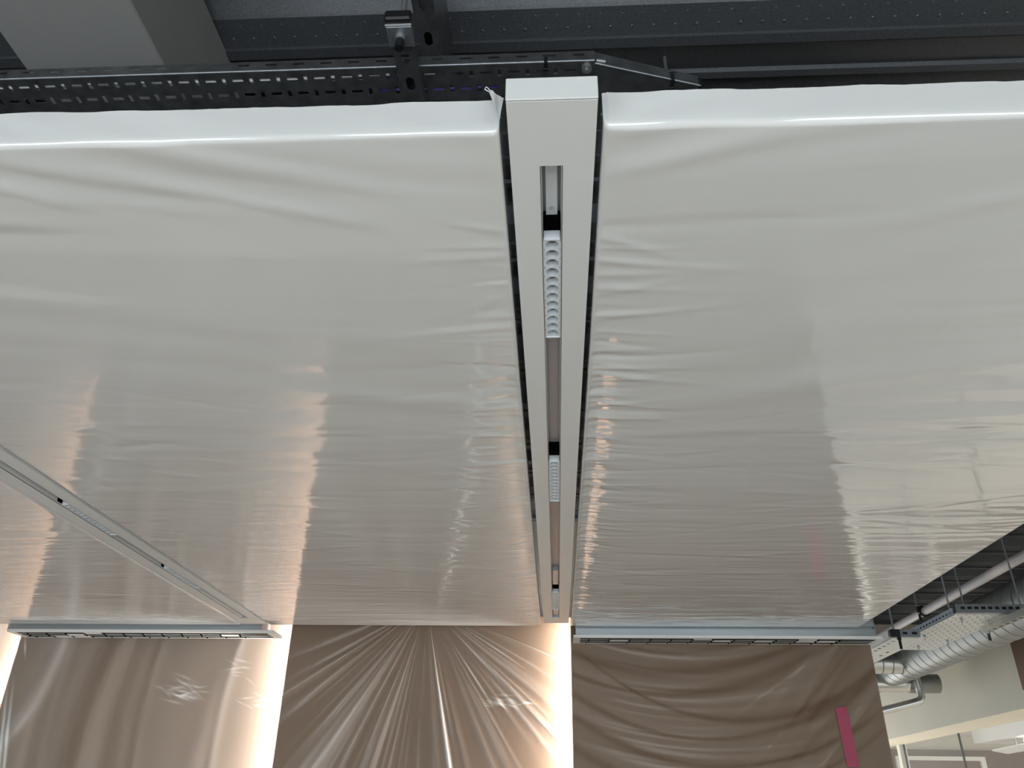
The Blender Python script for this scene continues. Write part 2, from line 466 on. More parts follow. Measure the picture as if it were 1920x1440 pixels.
# ------------------------------------------------------------------ recessed light profiles
def ring_cell(w, l, r, n=24):
    """a rectangular cell of the module face with a round hole"""
    vs, fs = [], []
    for i in range(n):
        t = 2 * math.pi * i / n; c, s_ = math.cos(t), math.sin(t)
        k = min(w / 2 / max(abs(c), 1e-9), l / 2 / max(abs(s_), 1e-9))
        vs += [(r * c, r * s_, 0), (k * c, k * s_, 0)]
    fs = [(2 * i, 2 * ((i + 1) % n), 2 * ((i + 1) % n) + 1, 2 * i + 1) for i in range(n)]
    return vs, fs
NC, CELL, MW = 12, .0256, .0296
def cup_meshes():
    r = .0112; n = 24; prof_ = [(r, 0), (r * .98, .0030), (r * .94, .0060), (r * .88, .0085), (r * .80, .0100), (r * .72, .0105)]
    vs = [(q * math.cos(2 * math.pi * i / n), q * math.sin(2 * math.pi * i / n), z) for q, z in prof_ for i in range(n)]
    fs = [(k * n + i, (k + 1) * n + i, (k + 1) * n + (i + 1) % n, k * n + (i + 1) % n) for k in range(len(prof_) - 1) for i in range(n)]
    k0 = (len(prof_) - 1) * n
    a = MB().add(vs, fs + [tuple(range(k0, k0 + n))], True).mesh('reflector_cup'); a.materials.append(MATS['cup_white']); a.materials.append(MATS['cup_aperture'])
    a.polygons[len(a.polygons) - 1].material_index = 1; a.polygons[len(a.polygons) - 1].use_smooth = False
    return a
CUP = cup_meshes()
def module(t, xc, y0, z, off, label=None):
    L = NC * CELL + .006
    mb = MB()
    x0, x1, y1 = xc - MW / 2, xc + MW / 2, y0 + L
    vs0, fs0 = ring_cell(MW - .002, CELL, .0112)
    for k in range(NC):
        cy = y0 + .003 + CELL * (k + .5)
        mb.add([(xc + p[0], cy + p[1], z) for p in vs0], fs0)
    mb.box(x0, x0 + .001, y0, y1, z - .0015, z + .028); mb.box(x1 - .001, x1, y0, y1, z - .0015, z + .028)
    mb.box(x0, x1, y0, y0 + .003, z - .0015, z + .028); mb.box(x0, x1, y1 - .003, y1, z - .0015, z + .028)
    mb.box(x0, x1, y0, y1, z + .026, z + .028)
    m = mb.build('spotlight_module', 'module_white', t)
    for k in range(NC):
        c = inst('reflector_cup', CUP, Vector((xc, y0 + .003 + CELL * (k + .5), z)) - off, m)
    return m
PH = .0425
def profile(x0, x1, y0, y1, sx0, sx1, sy0, sy1, mods, covers, blacks, blocks, label):
    t = thing('light_profile', ((x0 + x1) / 2, (y0 + y1) / 2, RZ), label, 'light profile', 'slotted white light profiles')
    off = ORIGIN[t.name]
    mb = MB(); mb.plate(x0, x1, y0, y1, RZ, RZ + .003, [(sx0, sx1, sy0, sy1)])
    mb.box(x0, x0 + .003, y0, y1, RZ + .003, RZ + PH); mb.box(x1 - .003, x1, y0, y1, RZ + .003, RZ + PH); mb.box(x0, x1, y0, y1, RZ + PH, RZ + PH + .001)
    mb.build('housing', 'powder_white', t)
    BV(x0 - .0006, x1 + .0006, y0 - .004, y0 - .0008, RZ + .0005, RZ + PH, .001).build('end_cap', 'powder_white', t)
    BV(x0 - .0006, x1 + .0006, y1 + .0008, y1 + .004, RZ - .0002, RZ + PH, .001).build('end_cap', 'powder_white', t)
    # trim lips of the slot, then the channel
    for a, b in ((sx0, sx0 + .0022), (sx1 - .0022, sx1)):
        B(a + .0006, b - .0006, sy0 + .001, sy1 - .001, RZ + .0012, RZ + .034).build('slot_lip', 'powder_white', t)
    c = MB(); c.box(sx0 - .001, sx0 + .0004, sy0, sy1, RZ + .003, RZ + .036); c.box(sx1 - .0004, sx1 + .001, sy0, sy1, RZ + .003, RZ + .036)
    c.box(sx0, sx1, sy0, sy1, RZ + .036, RZ + .038); c.box(sx0, sx1, sy0 - .001, sy0 + .0005, RZ + .003, RZ + .036); c.box(sx0, sx1, sy1 - .0005, sy1 + .001, RZ + .003, RZ + .036)
    c.build('channel', 'channel_alu', t)
    for a in (sx0, sx1): B(a - .0005, a + .0005, sy0, sy1, RZ - .0003, RZ + .003).build('gap_shade_strip', 'frame_dark', t)  # dark strips painting the shade of the gaps along the slot
    xc = (sx0 + sx1) / 2
    B(xc - .0095, xc + .0095, sy0 + .001, sy1 - .001, RZ + .0345, RZ + .036).build('channel_strip', 'channel_strip', t)
    for y in mods: module(t, xc, y, RZ + .0025, off)
    for a, b in covers:
        o = BV(xc - .0095, xc + .0095, a, b, RZ + .0262, RZ + .034, .0008).build('blank_cover', 'module_white', t)
        k = MB(); cy = b - .017; n = 24
        for q0 in (0,):
            vs = [(xc + q * math.cos(2 * math.pi * i / n), cy + q * math.sin(2 * math.pi * i / n), RZ + .0258) for q in (.0034, .0040) for i in range(n)]
            k.add(vs, [(i, (i + 1) % n, n + (i + 1) % n, n + i) for i in range(n)])
            k.add([(xc - .0012, cy - .0022, RZ + .0258), (xc - .0001, cy - .0022, RZ + .0258), (xc + .0002, cy + .0018, RZ + .0258)], [(0, 1, 2)])
            k.add([(xc + .0001, cy - .0012, RZ + .0258), (xc + .0008, cy - .0012, RZ + .0258), (xc + .0002, cy + .0018, RZ + .0258)], [(0, 1, 2)])
        k.build('polarity_mark', 'frame_dark', o)
    for a, b in blacks:
        B(sx0 + .0024, sx1 - .0024, a, b, RZ + .020, RZ + .0344).build('connector', 'void_black', t)
        B(sx0 + .0023, sx0 + .0028, a, b, RZ + .004, RZ + .0344).build('connector', 'void_black', t); B(sx1 - .0028, sx1 - .0023, a, b, RZ + .004, RZ + .0344).build('connector', 'void_black', t)
    for a, b, zz in blocks:
        BV(sx0 + .004, sx1 - .004, a, b, RZ + zz, RZ + .0344, .001).build('blank_cover', 'channel_alu', t)
    for sy in (y0 + .62, y1 - .4):
        MB().tube((xc, sy, RZ + PH), (xc, sy, DECK + .01), .004, 8).build('suspension_rod', 'rod_zinc', t)
    return t
profile(-.0595, .0652, .764, 4.084, -.0152, .0178, .886, 3.974, (1.060, 2.016, 3.478), [(.889, 1.027)], [(1.027, 1.059), (1.957, 2.015), (3.395, 3.477)],
        [(3.17, 3.39, .016), (3.80, 3.97, .012)], 'central slotted light profile between two rafts, seen from its near end cap')
profile(-1.630, -1.498, .764, 4.135, -1.577, -1.545, .886, 4.012, (1.20, 2.343, 3.09), [], [(2.315, 2.342), (3.066, 3.089)], [(3.42, 3.62, .024)],
        'slotted light profile running diagonally across the left corner')

# ------------------------------------------------------------------ slot diffusers
def diffuser(x0, x1, yf, yr, zf, bx0, bx1, label, seed, tail=0.):
    g = random.Random(seed)
    t = thing('slot_diffuser', ((x0 + x1) / 2, (yf + yr) / 2, zf), label, 'air vent', 'linear slot diffusers above the wall panels')
    W = yr - yf; m = .020
    sl = [(yf + m + i * (W - 2 * m + .010) / 3, yf + m + i * (W - 2 * m + .010) / 3 + (W - 2 * m - .020) / 3) for i in range(3)]
    fr = MB(); fr.plate(x0, x1, yf, yr, zf, zf + .004, [(x0 + .035, x1 - .035, sl[0][0], sl[2][1])])
    fr.box(x0, x1, yf, yf + .003, zf + .004, zf + .014); fr.box(x0, x0 + .003, yf, yr, zf + .004, zf + .014); fr.box(x1 - .003, x1, yf, yr, zf + .004, zf + .014)
    fr.build('frame', 'vent_white', t)
    for i in range(2): B(x0 + .035, x1 - .035, sl[i][1], sl[i + 1][0], zf - .0004, zf + .0005).build('slat', 'vent_white', t)
    B(x0 + .03, x1 - .03, sl[0][0] - .004, sl[2][1] + .004, zf + .0006, zf + .0026).build('slot_shade_sheet', 'void_black', t)  # black sheet painting in the shade inside the slots
    d = MB()
    # small pivot clips and adjustable blades inside the slots
    for i, (a, b) in enumerate(sl):
        x = x0 + .06 + g.uniform(0, .03)
        while x < x1 - .12:
            k = g.random()
            B(x, x + .004, a, b, zf - .003, zf + .0005).build('clip', 'void_black', t)
            if k < .20:
                ln = .098
                BV(x + .006, min(x + ln, x1 - .04), a + .002, a + (b - a) * .85, zf - .0002, zf + .0005, .0002).build('blade', 'vent_white', t)
            x += .105
    # aluminium plenum with a stepped face
    pl = MB(); y0p = yf + .012
    pl.box(bx0, bx1, y0p, yr - .03, zf + .014, zf + .050); pl.box(bx0, bx1, y0p - .004, y0p, zf + .014, zf + .018); pl.box(bx0, bx1, y0p - .003, y0p, zf + .046, zf + .050)
    pl.box(bx0, bx1, y0p + .02, yr - .03, zf + .050, zf + .062); pl.box(bx0, bx1, y0p, yr - .03, zf + .062, zf + .095)
    pl.build('plenum_box', 'vent_alu', t)
    e = MB().add([(bx1, y0p - .006, zf + .012), (bx1, yr - .03, zf + .012), (bx1, yr - .03, zf + .10), (bx1, y0p - .006, zf + .10),
                  (bx1 + .003, y0p - .006, zf + .012), (bx1 + .003, yr - .03, zf + .012), (bx1 + .003, yr - .03, zf + .10), (bx1 + .003, y0p - .006, zf + .10)],
                 [(0, 1, 2, 3), (7, 6, 5, 4), (0, 3, 7, 4), (1, 5, 6, 2), (0, 4, 5, 1), (3, 2, 6, 7)])
    e.build('end_plate', 'vent_alu', t)
    return t
diffuser(.090, 1.637, 4.178, 4.335, z_(.797), .104, 1.600, 'three-slot linear air diffuser above the dark wall panel with pink tape', 5)
diffuser(-2.90, -1.47, 4.178, 4.335, z_(.813), -2.91, -1.535, 'three-slot linear air diffuser under the left corner raft', 6)

# ------------------------------------------------------------------ saw-tooth wall panels with film and hidden strip lights
YL, YRr, PT = 4.345, 4.475, .03
def wall_panel(x0, x1, label, foldfn, led=True, top=z_(.96), seed=1):
    t = thing('wall_panel', ((x0 + x1) / 2, YL, 0), label, 'wall panel', 'saw-tooth wall panels under film')
    off = ORIGIN[t.name]
    d = Vector((x1 - x0, YRr - YL, 0)); Lw = d.length; d.normalize(); n = Vector((d.y, -d.x, 0))     # n points to the room
    def q(u, w, h): return Vector((x0, YL, 0)) + d * u + n * w + Vector((0, 0, h))
    c = [q(0, 0, 0.002), q(Lw, 0, 0.002), q(Lw, -PT, 0.002), q(0, -PT, 0.002), q(0, 0, top), q(Lw, 0, top), q(Lw, -PT, top), q(0, -PT, top)]
    MB().add(c, [(0, 3, 2, 1), (4, 5, 6, 7), (0, 1, 5, 4), (1, 2, 6, 5), (2, 3, 7, 6), (3, 0, 4, 7)]).build('board', 'taupe', t)
    if led:
        p0 = q(.022, -PT - .012, .92); p1 = q(.022, -PT - .012, top - .02)
        MB().box(p0.x - .004, p0.x + .006, p0.y - .004, p0.y + .006, p0.z, p1.z).build('light_strip', 'led', t)
    # film sheet
    us = np.linspace(0, Lw, 420); hs = np.concatenate([np.linspace(.02, 1.75, 60)[:-1], np.linspace(1.75, top, 250)])
    Uu, Hh = np.meshgrid(us, hs)
    Df, V = foldfn(Uu, Hh, Lw, random.Random(seed)); D = .006 + np.maximum(Df, -.004)
    X = x0 + d.x * Uu + n.x * D; Y = YL + d.y * Uu + n.y * D
    # wrap around the left edge
    o = grid_obj('film', X[:, ::-1], Y[:, ::-1], Hh[:, ::-1], 'wall_film', t, off)
    at = o.data.attributes.new('painted_veil', 'FLOAT', 'POINT')       # hand-placed opacity, paints bright streaks and dark bands into the film
    at.data.foreach_set('value', np.ascontiguousarray(V[:, ::-1]).ravel().astype(np.float32))
    return t
def crumple(U, H, u0, h0, su, sh, g, n=26, amp=.0016):
    D = 0 * U
    for i in range(n):
        a = g.gauss(-.18, .24); ln = g.uniform(.014, .05); cu, ch = g.gauss(u0, su), g.gauss(h0, sh)
        du, dh = U - cu, H - ch
        s1 = du * math.cos(a) + dh * math.sin(a); s2 = -du * math.sin(a) + dh * math.cos(a)
        D += amp * g.uniform(.4, 1) * np.exp(-(s1 / ln) ** 2 - (s2 / g.uniform(.0028, .0055)) ** 2)
    return D
def radial(U, H, L, g):
    ua, ha = .72, z_(1.02)
    th = np.arctan2(U - ua, ha - H); r = np.hypot(U - ua, ha - H)
    D = 0 * U; V = 0 * U  # V paints the bright fold streaks into the film opacity
    for i in range(85):
        t0 = g.uniform(-1.2, 1.2); s = g.uniform(.0035, .014)
        w = np.exp(-.5 * ((th - t0) / s) ** 2) * np.exp(-((r - g.uniform(.2, .9)) / g.uniform(.2, .5)) ** 2)
        D += g.uniform(.3, 1.) * s * .5 * w; V += g.uniform(.1, .7) * w
    w = np.exp(-.5 * ((th - .20) / .0095) ** 2) * np.clip(r * 1.6, 0, 1); D += .016 * w; V += 3.8 * w
    w = np.exp(-.5 * ((th + .56) / .045) ** 2) * np.clip(r, 0, 1); D += .020 * w; V += .9 * w
    w = np.exp(-.5 * ((th + .60) / .014) ** 2) * np.clip(r - .3, 0, 1); V += 1.2 * w
    w = np.exp(-.5 * ((th + .17) / .006) ** 2) * np.clip(r, 0, .35) * 2; D += .006 * w; V += 1.0 * w
    for t0, rr in ((.62, .45), (.80, .38), (1.02, .42)):
        w = np.exp(-.5 * ((th - t0) / .007) ** 2) * np.exp(-((r - rr) / .16) ** 2); D += .006 * w; V += 2.0 * w
    c = crumple(U, H, 1.17, z_(.52), .05, .015, g); D += c; V += c * 750
    return D, V
def swag(U, H, L, g):
    D = 0 * U; V = .15 + 0 * U
    for i in range(30):
        h0 = z_(.86) - .042 * i - g.uniform(-.012, .012); uc = .58 + .010 * i + g.gauss(0, .05)
        k = .26 - .003 * i
        f = H - h0 - k * (U - uc) ** 2
        s = g.uniform(.006, .015)
        w = np.exp(-.5 * (f / s) ** 2) * np.exp(-((U - uc) / g.uniform(.4, .8)) ** 4)
        D += g.uniform(.15, .45) * s * w; V += g.uniform(-.2, .5) * w
    for h0, s, kk, uc in ((.775, .012, .30, .60), (.665, .017, .32, .52), (.555, .017, .36, .50), (.43, .012, .5, .85), (.345, .015, .42, .70), (.22, .014, .40, .75), (.10, .016, .4, .7)):
        f = H - z_(h0) - kk * (U - uc) ** 2 + .006 * np.sin(5 * U)
        V -= .95 * np.exp(-(f / (s * (1.25 + .5 * np.sin(3.1 * U + h0 * 9)))) ** 2) * np.exp(-((U - uc) / .85) ** 6)  # dark bands painted along the swags by lowering the opacity
    for i in range(34):
        h0 = z_(.75) - g.uniform(0, .9); sl = g.uniform(.6, 1.3)
        f = (H - h0 - sl * (U - 1.15)) / math.hypot(1, sl); s = g.uniform(.004, .012)
        w = np.exp(-.5 * (f / s) ** 2) * np.exp(-((U - g.uniform(1.0, 1.45)) / .22) ** 4)
        D += g.uniform(.1, .3) * s * w; V += g.uniform(-.5, .45) * w
    D *= 1 - .9 * np.exp(-((U - 1.39) / .09) ** 4)
    return D, V
def soft(U, H, L, g):
    D = 0 * U; V = .75 + 0 * U  # raised base of V paints the whole panel lighter
    for i in range(12):
        u0 = g.uniform(.1, 1.3); tl = g.uniform(-.35, -.05); s = g.uniform(.015, .05)
        f = U - u0 - tl * (z_(.8) - H) - .2 * (z_(.8) - H) ** 2
        w = np.exp(-.5 * (f / s) ** 2); D += g.uniform(.08, .2) * s * w; V += g.uniform(-.3, .35) * w
    f = U - .235 + .55 * (z_(.85) - H) ** 2.0
    w = np.exp(-.5 * (f / .030) ** 2); D += .007 * w; V += .6 * w
    for u0, sl in ((.02, .22), (.05, .20)):
        f = U - u0 - sl * (z_(.50) - H); w = np.exp(-.5 * (f / .006) ** 2) * np.clip((z_(.62) - H) / .25, 0, 1); D += .005 * w; V += 2.2 * w
    w = np.exp(-.5 * ((U - .045 + .3 * (H - z_(.75))) / .004) ** 2) * np.exp(-((H - z_(.76)) / .04) ** 2); D += .004 * w; V += 1.8 * w
    c = crumple(U, H, .93, z_(.56), .05, .03, g, 40, .002) + crumple(U, H, 1.2, z_(.66), .04, .02, g, 8) + crumple(U, H, 1.3, z_(.5), .06, .03, g, 10)
    return D + c, V + c * 520
wall_panel(.081, 1.672, 'dark taupe wall panel under swagged film with pink tape', swag, seed=4)
wall_panel(-1.425, .125, 'taupe wall panel under film with folds fanning from the top', radial, seed=8)
wall_panel(-2.925, -1.38, 'taupe wall panel below the left slot diffuser, crumpled film', soft, seed=12)
wall_panel(-4.43, -2.88, 'brightly lit taupe wall panel at the far left edge', soft, led=False, seed=15)
structure(B(-6.0, 1.60, 4.68, 4.76, 0, DECK).build('wall_front', 'wall_paint'))
# pink tape on the right-hand film
tp = []
for i in range(13):
    h = z_(.505) - .272 * i / 12; u = 1.352 + .012 * i / 12
    for k in (0, 1):
        uu = u + .062 * k; fr = uu / 1.602
        tp.append((.081 + 1.591 * fr, YL + (YRr - YL) * fr - .0115 - .0006 * math.sin(i * 1.3), h + .006 * k * (i == 0)))
n_ = len(tp); tp += [(p[0], p[1] + .0006, p[2]) for p in tp]
fs = []
for i in range(12):
    a = 2 * i; fs += [(a, a + 2, a + 3, a + 1), (n_ + a, n_ + a + 1, n_ + a + 3, n_ + a + 2), (a, n_ + a, n_ + a + 2, a + 2), (a + 1, a + 3, n_ + a + 3, n_ + a + 1)]
fs += [(0, 1, n_ + 1, n_)]
setp(MB().add(tp, fs).build('adhesive_tape', 'tape_pink'), 'strip of pink adhesive tape stuck on the dark wall panel', 'tape')

# ------------------------------------------------------------------ cable tray, strut hangers and beam at the near edge
TZ = z_(1.1645); TY = .960; TXL, TXR = -1.75, .080
t = thing('cable_tray', (-.8, TY + .08, TZ), 'dark galvanised perforated cable tray above the near raft edges', 'cable tray')
hs_ = []
x = TXL + .02
k = 0
while x < TXR - .04:
    hs_ += [(x, x + .020, TY + .0155, TY + .0215), (x + .031, x + .038, TY + .0125, TY + .0265)]
    hs_ += [(x + .012, x + .032, TY + .0475, TY + .0545), (x + .043, x + .050, TY + .0435, TY + .0585)]
    hs_ += [(x, x + .020, TY + .082, TY + .089), (x + .012, x + .032, TY + .118, TY + .125)]
    x += .0502
MB().plate(TXL, TXR, TY, TY + .16, TZ, TZ + .0012, hs_).build('tray_base', 'galv_dark', t)
hs2 = []
x = TXL + .035
while x < TXR - .03: hs2.append((x, x + .020, .0135, .0178)); x += .0502
MB().plate(TXL, TXR, .0025, .0245, -.0012, 0, hs2, T=lambda p: (p[0], TY + p[2], TZ + p[1])).build('side_rail', 'galv_dark', t)
MB().plate(TXL, TXR, .0, .0245, 0, .0012, [], T=lambda p: (p[0], TY + .16 + p[2], TZ + p[1])).build('side_rail', 'galv_dark', t)
MB().tube((TXL, TY + .0008, TZ + .0022), (TXR, TY + .0008, TZ + .0022), .0024, 10).build('rolled_edge', 'galv', t)
# reducer at the end of the tray
r = MB(); xa, xb, ya, yb = TXR, .272, TY + .006, TY + .062
r.add([(xa, ya, TZ), (xb, yb, TZ), (xb, TY + .16, TZ), (xa, TY + .16, TZ), (xa, ya, TZ + .0012), (xb, yb, TZ + .0012), (xb, TY + .16, TZ + .0012), (xa, TY + .16, TZ + .0012)],
      [(0, 3, 2, 1), (4, 5, 6, 7), (0, 1, 5, 4), (1, 2, 6, 5), (2, 3, 7, 6), (3, 0, 4, 7)])
rd = r.build('reducer', 'galv_dark', t)
MB().add([(xa, ya, TZ), (xb, yb, TZ), (xb, yb, TZ + .025), (xa, ya, TZ + .030), (xa, ya + .0012, TZ), (xb, yb + .0012, TZ), (xb, yb + .0012, TZ + .025), (xa, ya + .0012, TZ + .030)],
         [(0, 1, 2, 3), (5, 4, 7, 6), (0, 4, 5, 1), (3, 2, 6, 7), (0, 3, 7, 4), (1, 5, 6, 2)]).build('reducer_rail', 'galv_dark', rd)
MB().tube((xa, ya, TZ + .001), (xb, yb, TZ + .001), .0022, 8).build('rolled_edge', 'galv', rd)
BV(xb - .002, xb + .004, yb - .001, yb + .01, TZ - .001, TZ + .022, .001).build('end_plug', 'black', rd)
MB().tube((.066, TY + .012, TZ - .008), (.066, TY + .012, TZ), .009, 12).tube((.066, TY + .012, TZ - .012), (.066, TY + .012, TZ - .008), .004, 6).build('carriage_bolt', 'rod_zinc', t)
MB().tube((.082, ya - .001, TZ + .006), (.098, ya + .003, TZ + .007), .005, 10).build('tube_end', 'galv', t)
def cable_tie(p, d, label):
    """black strap hanging over the lip of the tray"""
    x, y = p
    mb = MB(); mb.bev(x - .003, x + .003, y - .0032, y - .0014, TZ - .003, TZ + .0125, .0004); mb.bev(x - .003, x + .003, y - .004, y + d, TZ - .0046, TZ - .0030, .0004)
    mb.bev(x - .0045, x + .0045, y + d - .004, y + d + .001, TZ - .0075, TZ - .003, .0006)
    mb.bev(x - .0055, x + .0055, y - .0032, y - .0016, TZ + .0125, TZ + .0165, .0004)
    setp(mb.build('cable_tie', 'black'), label, 'cable tie', 'black cable ties on the tray lip')
cable_tie((-.006, TY), .012, 'black cable tie over the tray lip above the light profile end')
cable_tie((.221, TY + .046), .016, 'black cable tie around the tapered tray reducer')
# bundle of purple data cables lying in the tray
for i, (dx, dy) in enumerate(((0, .034), (.01, .051), (0, .095))):
    pts = [(TXL + .02 + (TXR - TXL - .04) * k / 14, TY + dy + .004 * math.sin(k * 1.1 + i), TZ + .0060) for k in range(11, 15)]
    setp(MB().path(pts, .0045, 8).build('data_cable', 'purple'), ['purple data cable nearest the tray lip, seen through the slots', 'purple data cable in the middle of the perforated tray', 'purple data cable along the rear of the perforated tray'][i], 'cable', 'purple cables in the tray')

pts = [(TXL + .02 + (TXR - TXL - .3) * k / 14, TY + .020 + .003 * math.sin(k * 1.3), TZ + .0075) for k in range(15)]
setp(MB().path(pts, .006, 8).build('added_cable', 'powder_white'), 'added white cable in the near cable tray that makes its slots look bright', 'cable')  # pale cable added to imitate light showing through the slots

def slotted_strut(parent, x0, x1, y0, y1, z0, z1, pitch, sl, sw, m='galv_dark', name='channel'):
    """U channel along y, slotted web facing down"""
    xc = (x0 + x1) / 2; hl = []; y = y0 + .058
    while y + sl < y1 - .01: hl.append((xc - sw / 2, xc + sw / 2, y, y + sl)); y += pitch
    # oval slots: step the ends
    h2 = []
    for a, b, c, d in hl:
        h2 += [(a, b, c + sw * .30, d - sw * .30), (a + sw * .14, b - sw * .14, c + sw * .12, d - sw * .12), (a + sw * .28, b - sw * .28, c, d)]
    mb = MB().plate(x0, x1, y0, y1, z0, z0 + .002, h2)
    mb.box(x0, x0 + .002, y0, y1, z0 + .002, z1); mb.box(x1 - .002, x1, y0, y1, z0 + .002, z1)
    return mb.build(name, m, parent)
SX0, SX1, SY0, SZ0 = -.2680, -.2258, .850, z_(1.141)
t = thing('strut_bracket', ((SX0 + SX1) / 2, SY0, SZ0), 'slotted steel strut with black end cap carrying the near cable tray', 'strut bracket')
slotted_strut(t, SX0 + .002, SX1 - .002, SY0, TY + .22, SZ0, TZ - .001, .055, .030, .015)
BV(SX0 - .001, SX1 + .001, SY0 - .008, SY0 + .003, SZ0 - .002, SZ0 + .019, .003).build('end_cap', 'black', t)
BV(SX0 - .0005, SX1 + .0005, SY0 + .006, SY0 + .046, SZ0 - .006, SZ0 - .001, .0012).build('square_washer', 'galv', t)
for k in range(2): BV(SX0 - .0012, SX1 + .0005, SY0 + .0035, SY0 + .006, SZ0 - .006 + k * .003, SZ0 - .0042 + k * .003, .0003).build('washer_edge', 'rod_zinc', t)
xc = (SX0 + SX1) / 2
MB().tube((xc, SY0 + .026, SZ0 - .015), (xc, SY0 + .026, SZ0 - .006), .0095, 6).build('nut', 'rod_zinc', t)
MB().tube((xc, SY0 + .026, SZ0 - .034), (xc, SY0 + .026, SZ0 - .015), .0072, 14).build('rod_cap', 'black', t)
MB().tube((xc, SY0 + .026, SZ0 + .002), (xc, SY0 + .026, DECK + .02), .005, 12).build('threaded_rod', 'rod_zinc', t)
MB().path([(xc + .004, TY - .01, SZ0 + .022), (xc + .003, TY - .002, SZ0 + .012), (xc + .002, TY + .004, SZ0 + .016)], .003, 8).build('bolt', 'rod_zinc', t)
t = thing('strut_rail', (-.2475, 1.2, z_(1.4)), 'dark slotted strut rail running under the deck behind the hanger', 'strut rail')
slotted_strut(t, -.2690, -.2258, .93, 2.4, z_(1.400), DECK + .002, .082, .034, .016)

# white boxed beam
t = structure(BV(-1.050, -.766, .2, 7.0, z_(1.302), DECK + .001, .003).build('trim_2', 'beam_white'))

# ------------------------------------------------------------------ services beside the right-hand raft
# white pipe with clamp
PX, PZ, PR = 2.60, z_(1.305), .028
t = thing('drain_pipe', (PX, 5.5, PZ - PR), 'pale pipe hung beside the right raft edge', 'pipe')
MB().tube((PX, 2.5, PZ), (PX, 7.56, PZ), PR, 24).build('pipe', 'pipe_white', t)
MB().tube((PX, 6.9, PZ), (PX, 7.0, PZ), PR + .004, 24).build('coupling', 'pipe_white', t)
cy = 5.83
ring = [(PX + (PR + .006) * math.cos(a), cy, PZ + (PR + .006) * math.sin(a)) for a in [math.radians(100 + 20 * i) for i in range(17)]]
MB().path(ring, .008, 8).build('clamp_ring', 'black', t)
MB().bev(PX - PR - .026, PX - PR - .006, cy - .012, cy + .012, PZ - .012, PZ + .03, .003).build('clamp_block', 'black', t)
MB().tube((PX - PR - .016, cy, PZ + .02), (PX - PR - .016, cy, DECK + .01), .005, 8).build('threaded_rod', 'rod_zinc', t)
MB().tube((PX - PR - .012, cy, PZ - .075), (PX - PR - .012, cy, PZ - .02), .009, 10).build('rod_cap', 'black', t)
# spiral duct
DX, DZ, DR = 2.95, z_(1.20), .160
t = thing('spiral_duct', (DX, 6.5, DZ - DR), 'large spiral-seam galvanised duct along the right wall', 'duct')
MB().tube((DX, 2.4, DZ), (DX, 8.6, DZ), DR, 48).build('duct_shell', 'duct', t)
n = 56; turn = .125; y = 2.5; 
while y < 8.4:
    pts = [(DX + (DR + .0005) * math.cos(2 * math.pi * k / n), y + turn * k / n, DZ + (DR + .0005) * math.sin(2 * math.pi * k / n)) for k in range(n + 1)]
    MB().path(pts, .0025, 5).build('spiral_seam', 'duct_seam', t); y += turn
MB().tube((DX, 5.05, DZ), (DX, 5.09, DZ), DR + .005, 48).build('coupling_band', 'duct', t)
MB().tube((2.1, 7.0, z_(1.145)), (DX - .11, 7.0, z_(1.145)), .086, 32).build('branch_duct', 'foil', t)
for x in (2.55, 2.66, 2.74, 2.82):
    MB().tube((x, 7.0, z_(1.145)), (x + .008, 7.0, z_(1.145)), .0885, 32).build('branch_seam', 'duct', t)
MB().tube((2.70, 7.6, z_(1.07)), (3.36, 7.6, z_(1.07)), .072, 28).build('branch_duct', 'foil', t)
MB().tube((3.10, 7.6, z_(1.07)), (3.36, 7.6, z_(1.07)), .080, 28).build('branch_collar', 'duct', t)
# insulated pipe with elbow
setp(MB().path([(2.5, 7.45, z_(.76)), (2.9, 7.45, z_(.855)), (3.06, 7.45, z_(.895)), (3.115, 7.45, z_(.912)), (3.135, 7.45, z_(.945)), (3.13, 7.45, z_(1.00)), (3.12, 7.45, z_(1.10))], .032, 14).build('insulated_pipe', 'foil'),
     'foil-wrapped elbow pipe under the spiral duct', 'pipe')
# perforated tray hung below the duct
T2 = z_(1.0); a0, a1, b0, b1 = 2.185, 2.50, 4.52, 5.60
t = thing('cable_tray', ((a0 + a1) / 2, 5.0, T2), 'white perforated cable tray hung below the spiral duct', 'cable tray')
hh = []
y = b0 + .03; k = 0
while y < b1 - .03:
    x = a0 + .02 + (.022 if k % 2 else 0)
    while x < a1 - .03:
        hh.append((x, x + .022, y, y + .010) if k % 2 else (x, x + .008, y, y + .022)); x += .044
    y += .032; k += 1
MB().plate(a0, a1, b0, b1, T2, T2 + .0015, hh).build('tray_base', 'white_tray', t)
B(a0 + .004, a1 - .004, b0 + .004, b1 - .004, T2 + .012, T2 + .030).build('hole_shade_mat', 'frame_dark', t)  # dark mat added above the holes to imitate shade
MB().plate(b0, b1, 0, .040, 0, .0015, [(b0 + .02 + .045 * i, b0 + .042 + .045 * i, .014, .024) for i in range(23)], T=lambda p: (a0 + p[2], p[0], T2 + p[1])).build('side_rail', 'galv', t)
MB().plate(b0, b1, 0, .040, 0, .0015, [], T=lambda p: (a1 - p[2], p[0], T2 + p[1])).build('side_rail', 'galv', t)
for (x, y) in ((2.25, 4.62), (2.42, 4.68), (2.24, 5.1), (2.44, 5.25), (2.34, 5.45)):
    MB().tube((x, y, T2 - .012), (x, y, T2), .008, 6).tube((x, y, T2 - .03), (x, y, T2 - .01), .004, 8).build('carriage_bolt', 'rod_zinc', t)
for (x, y) in ((2.19, 4.60), (2.47, 5.0)):
    MB().tube((x, y, T2 + .002), (x, y, DECK + .01), .005, 8).build('threaded_rod', 'rod_zinc', t)
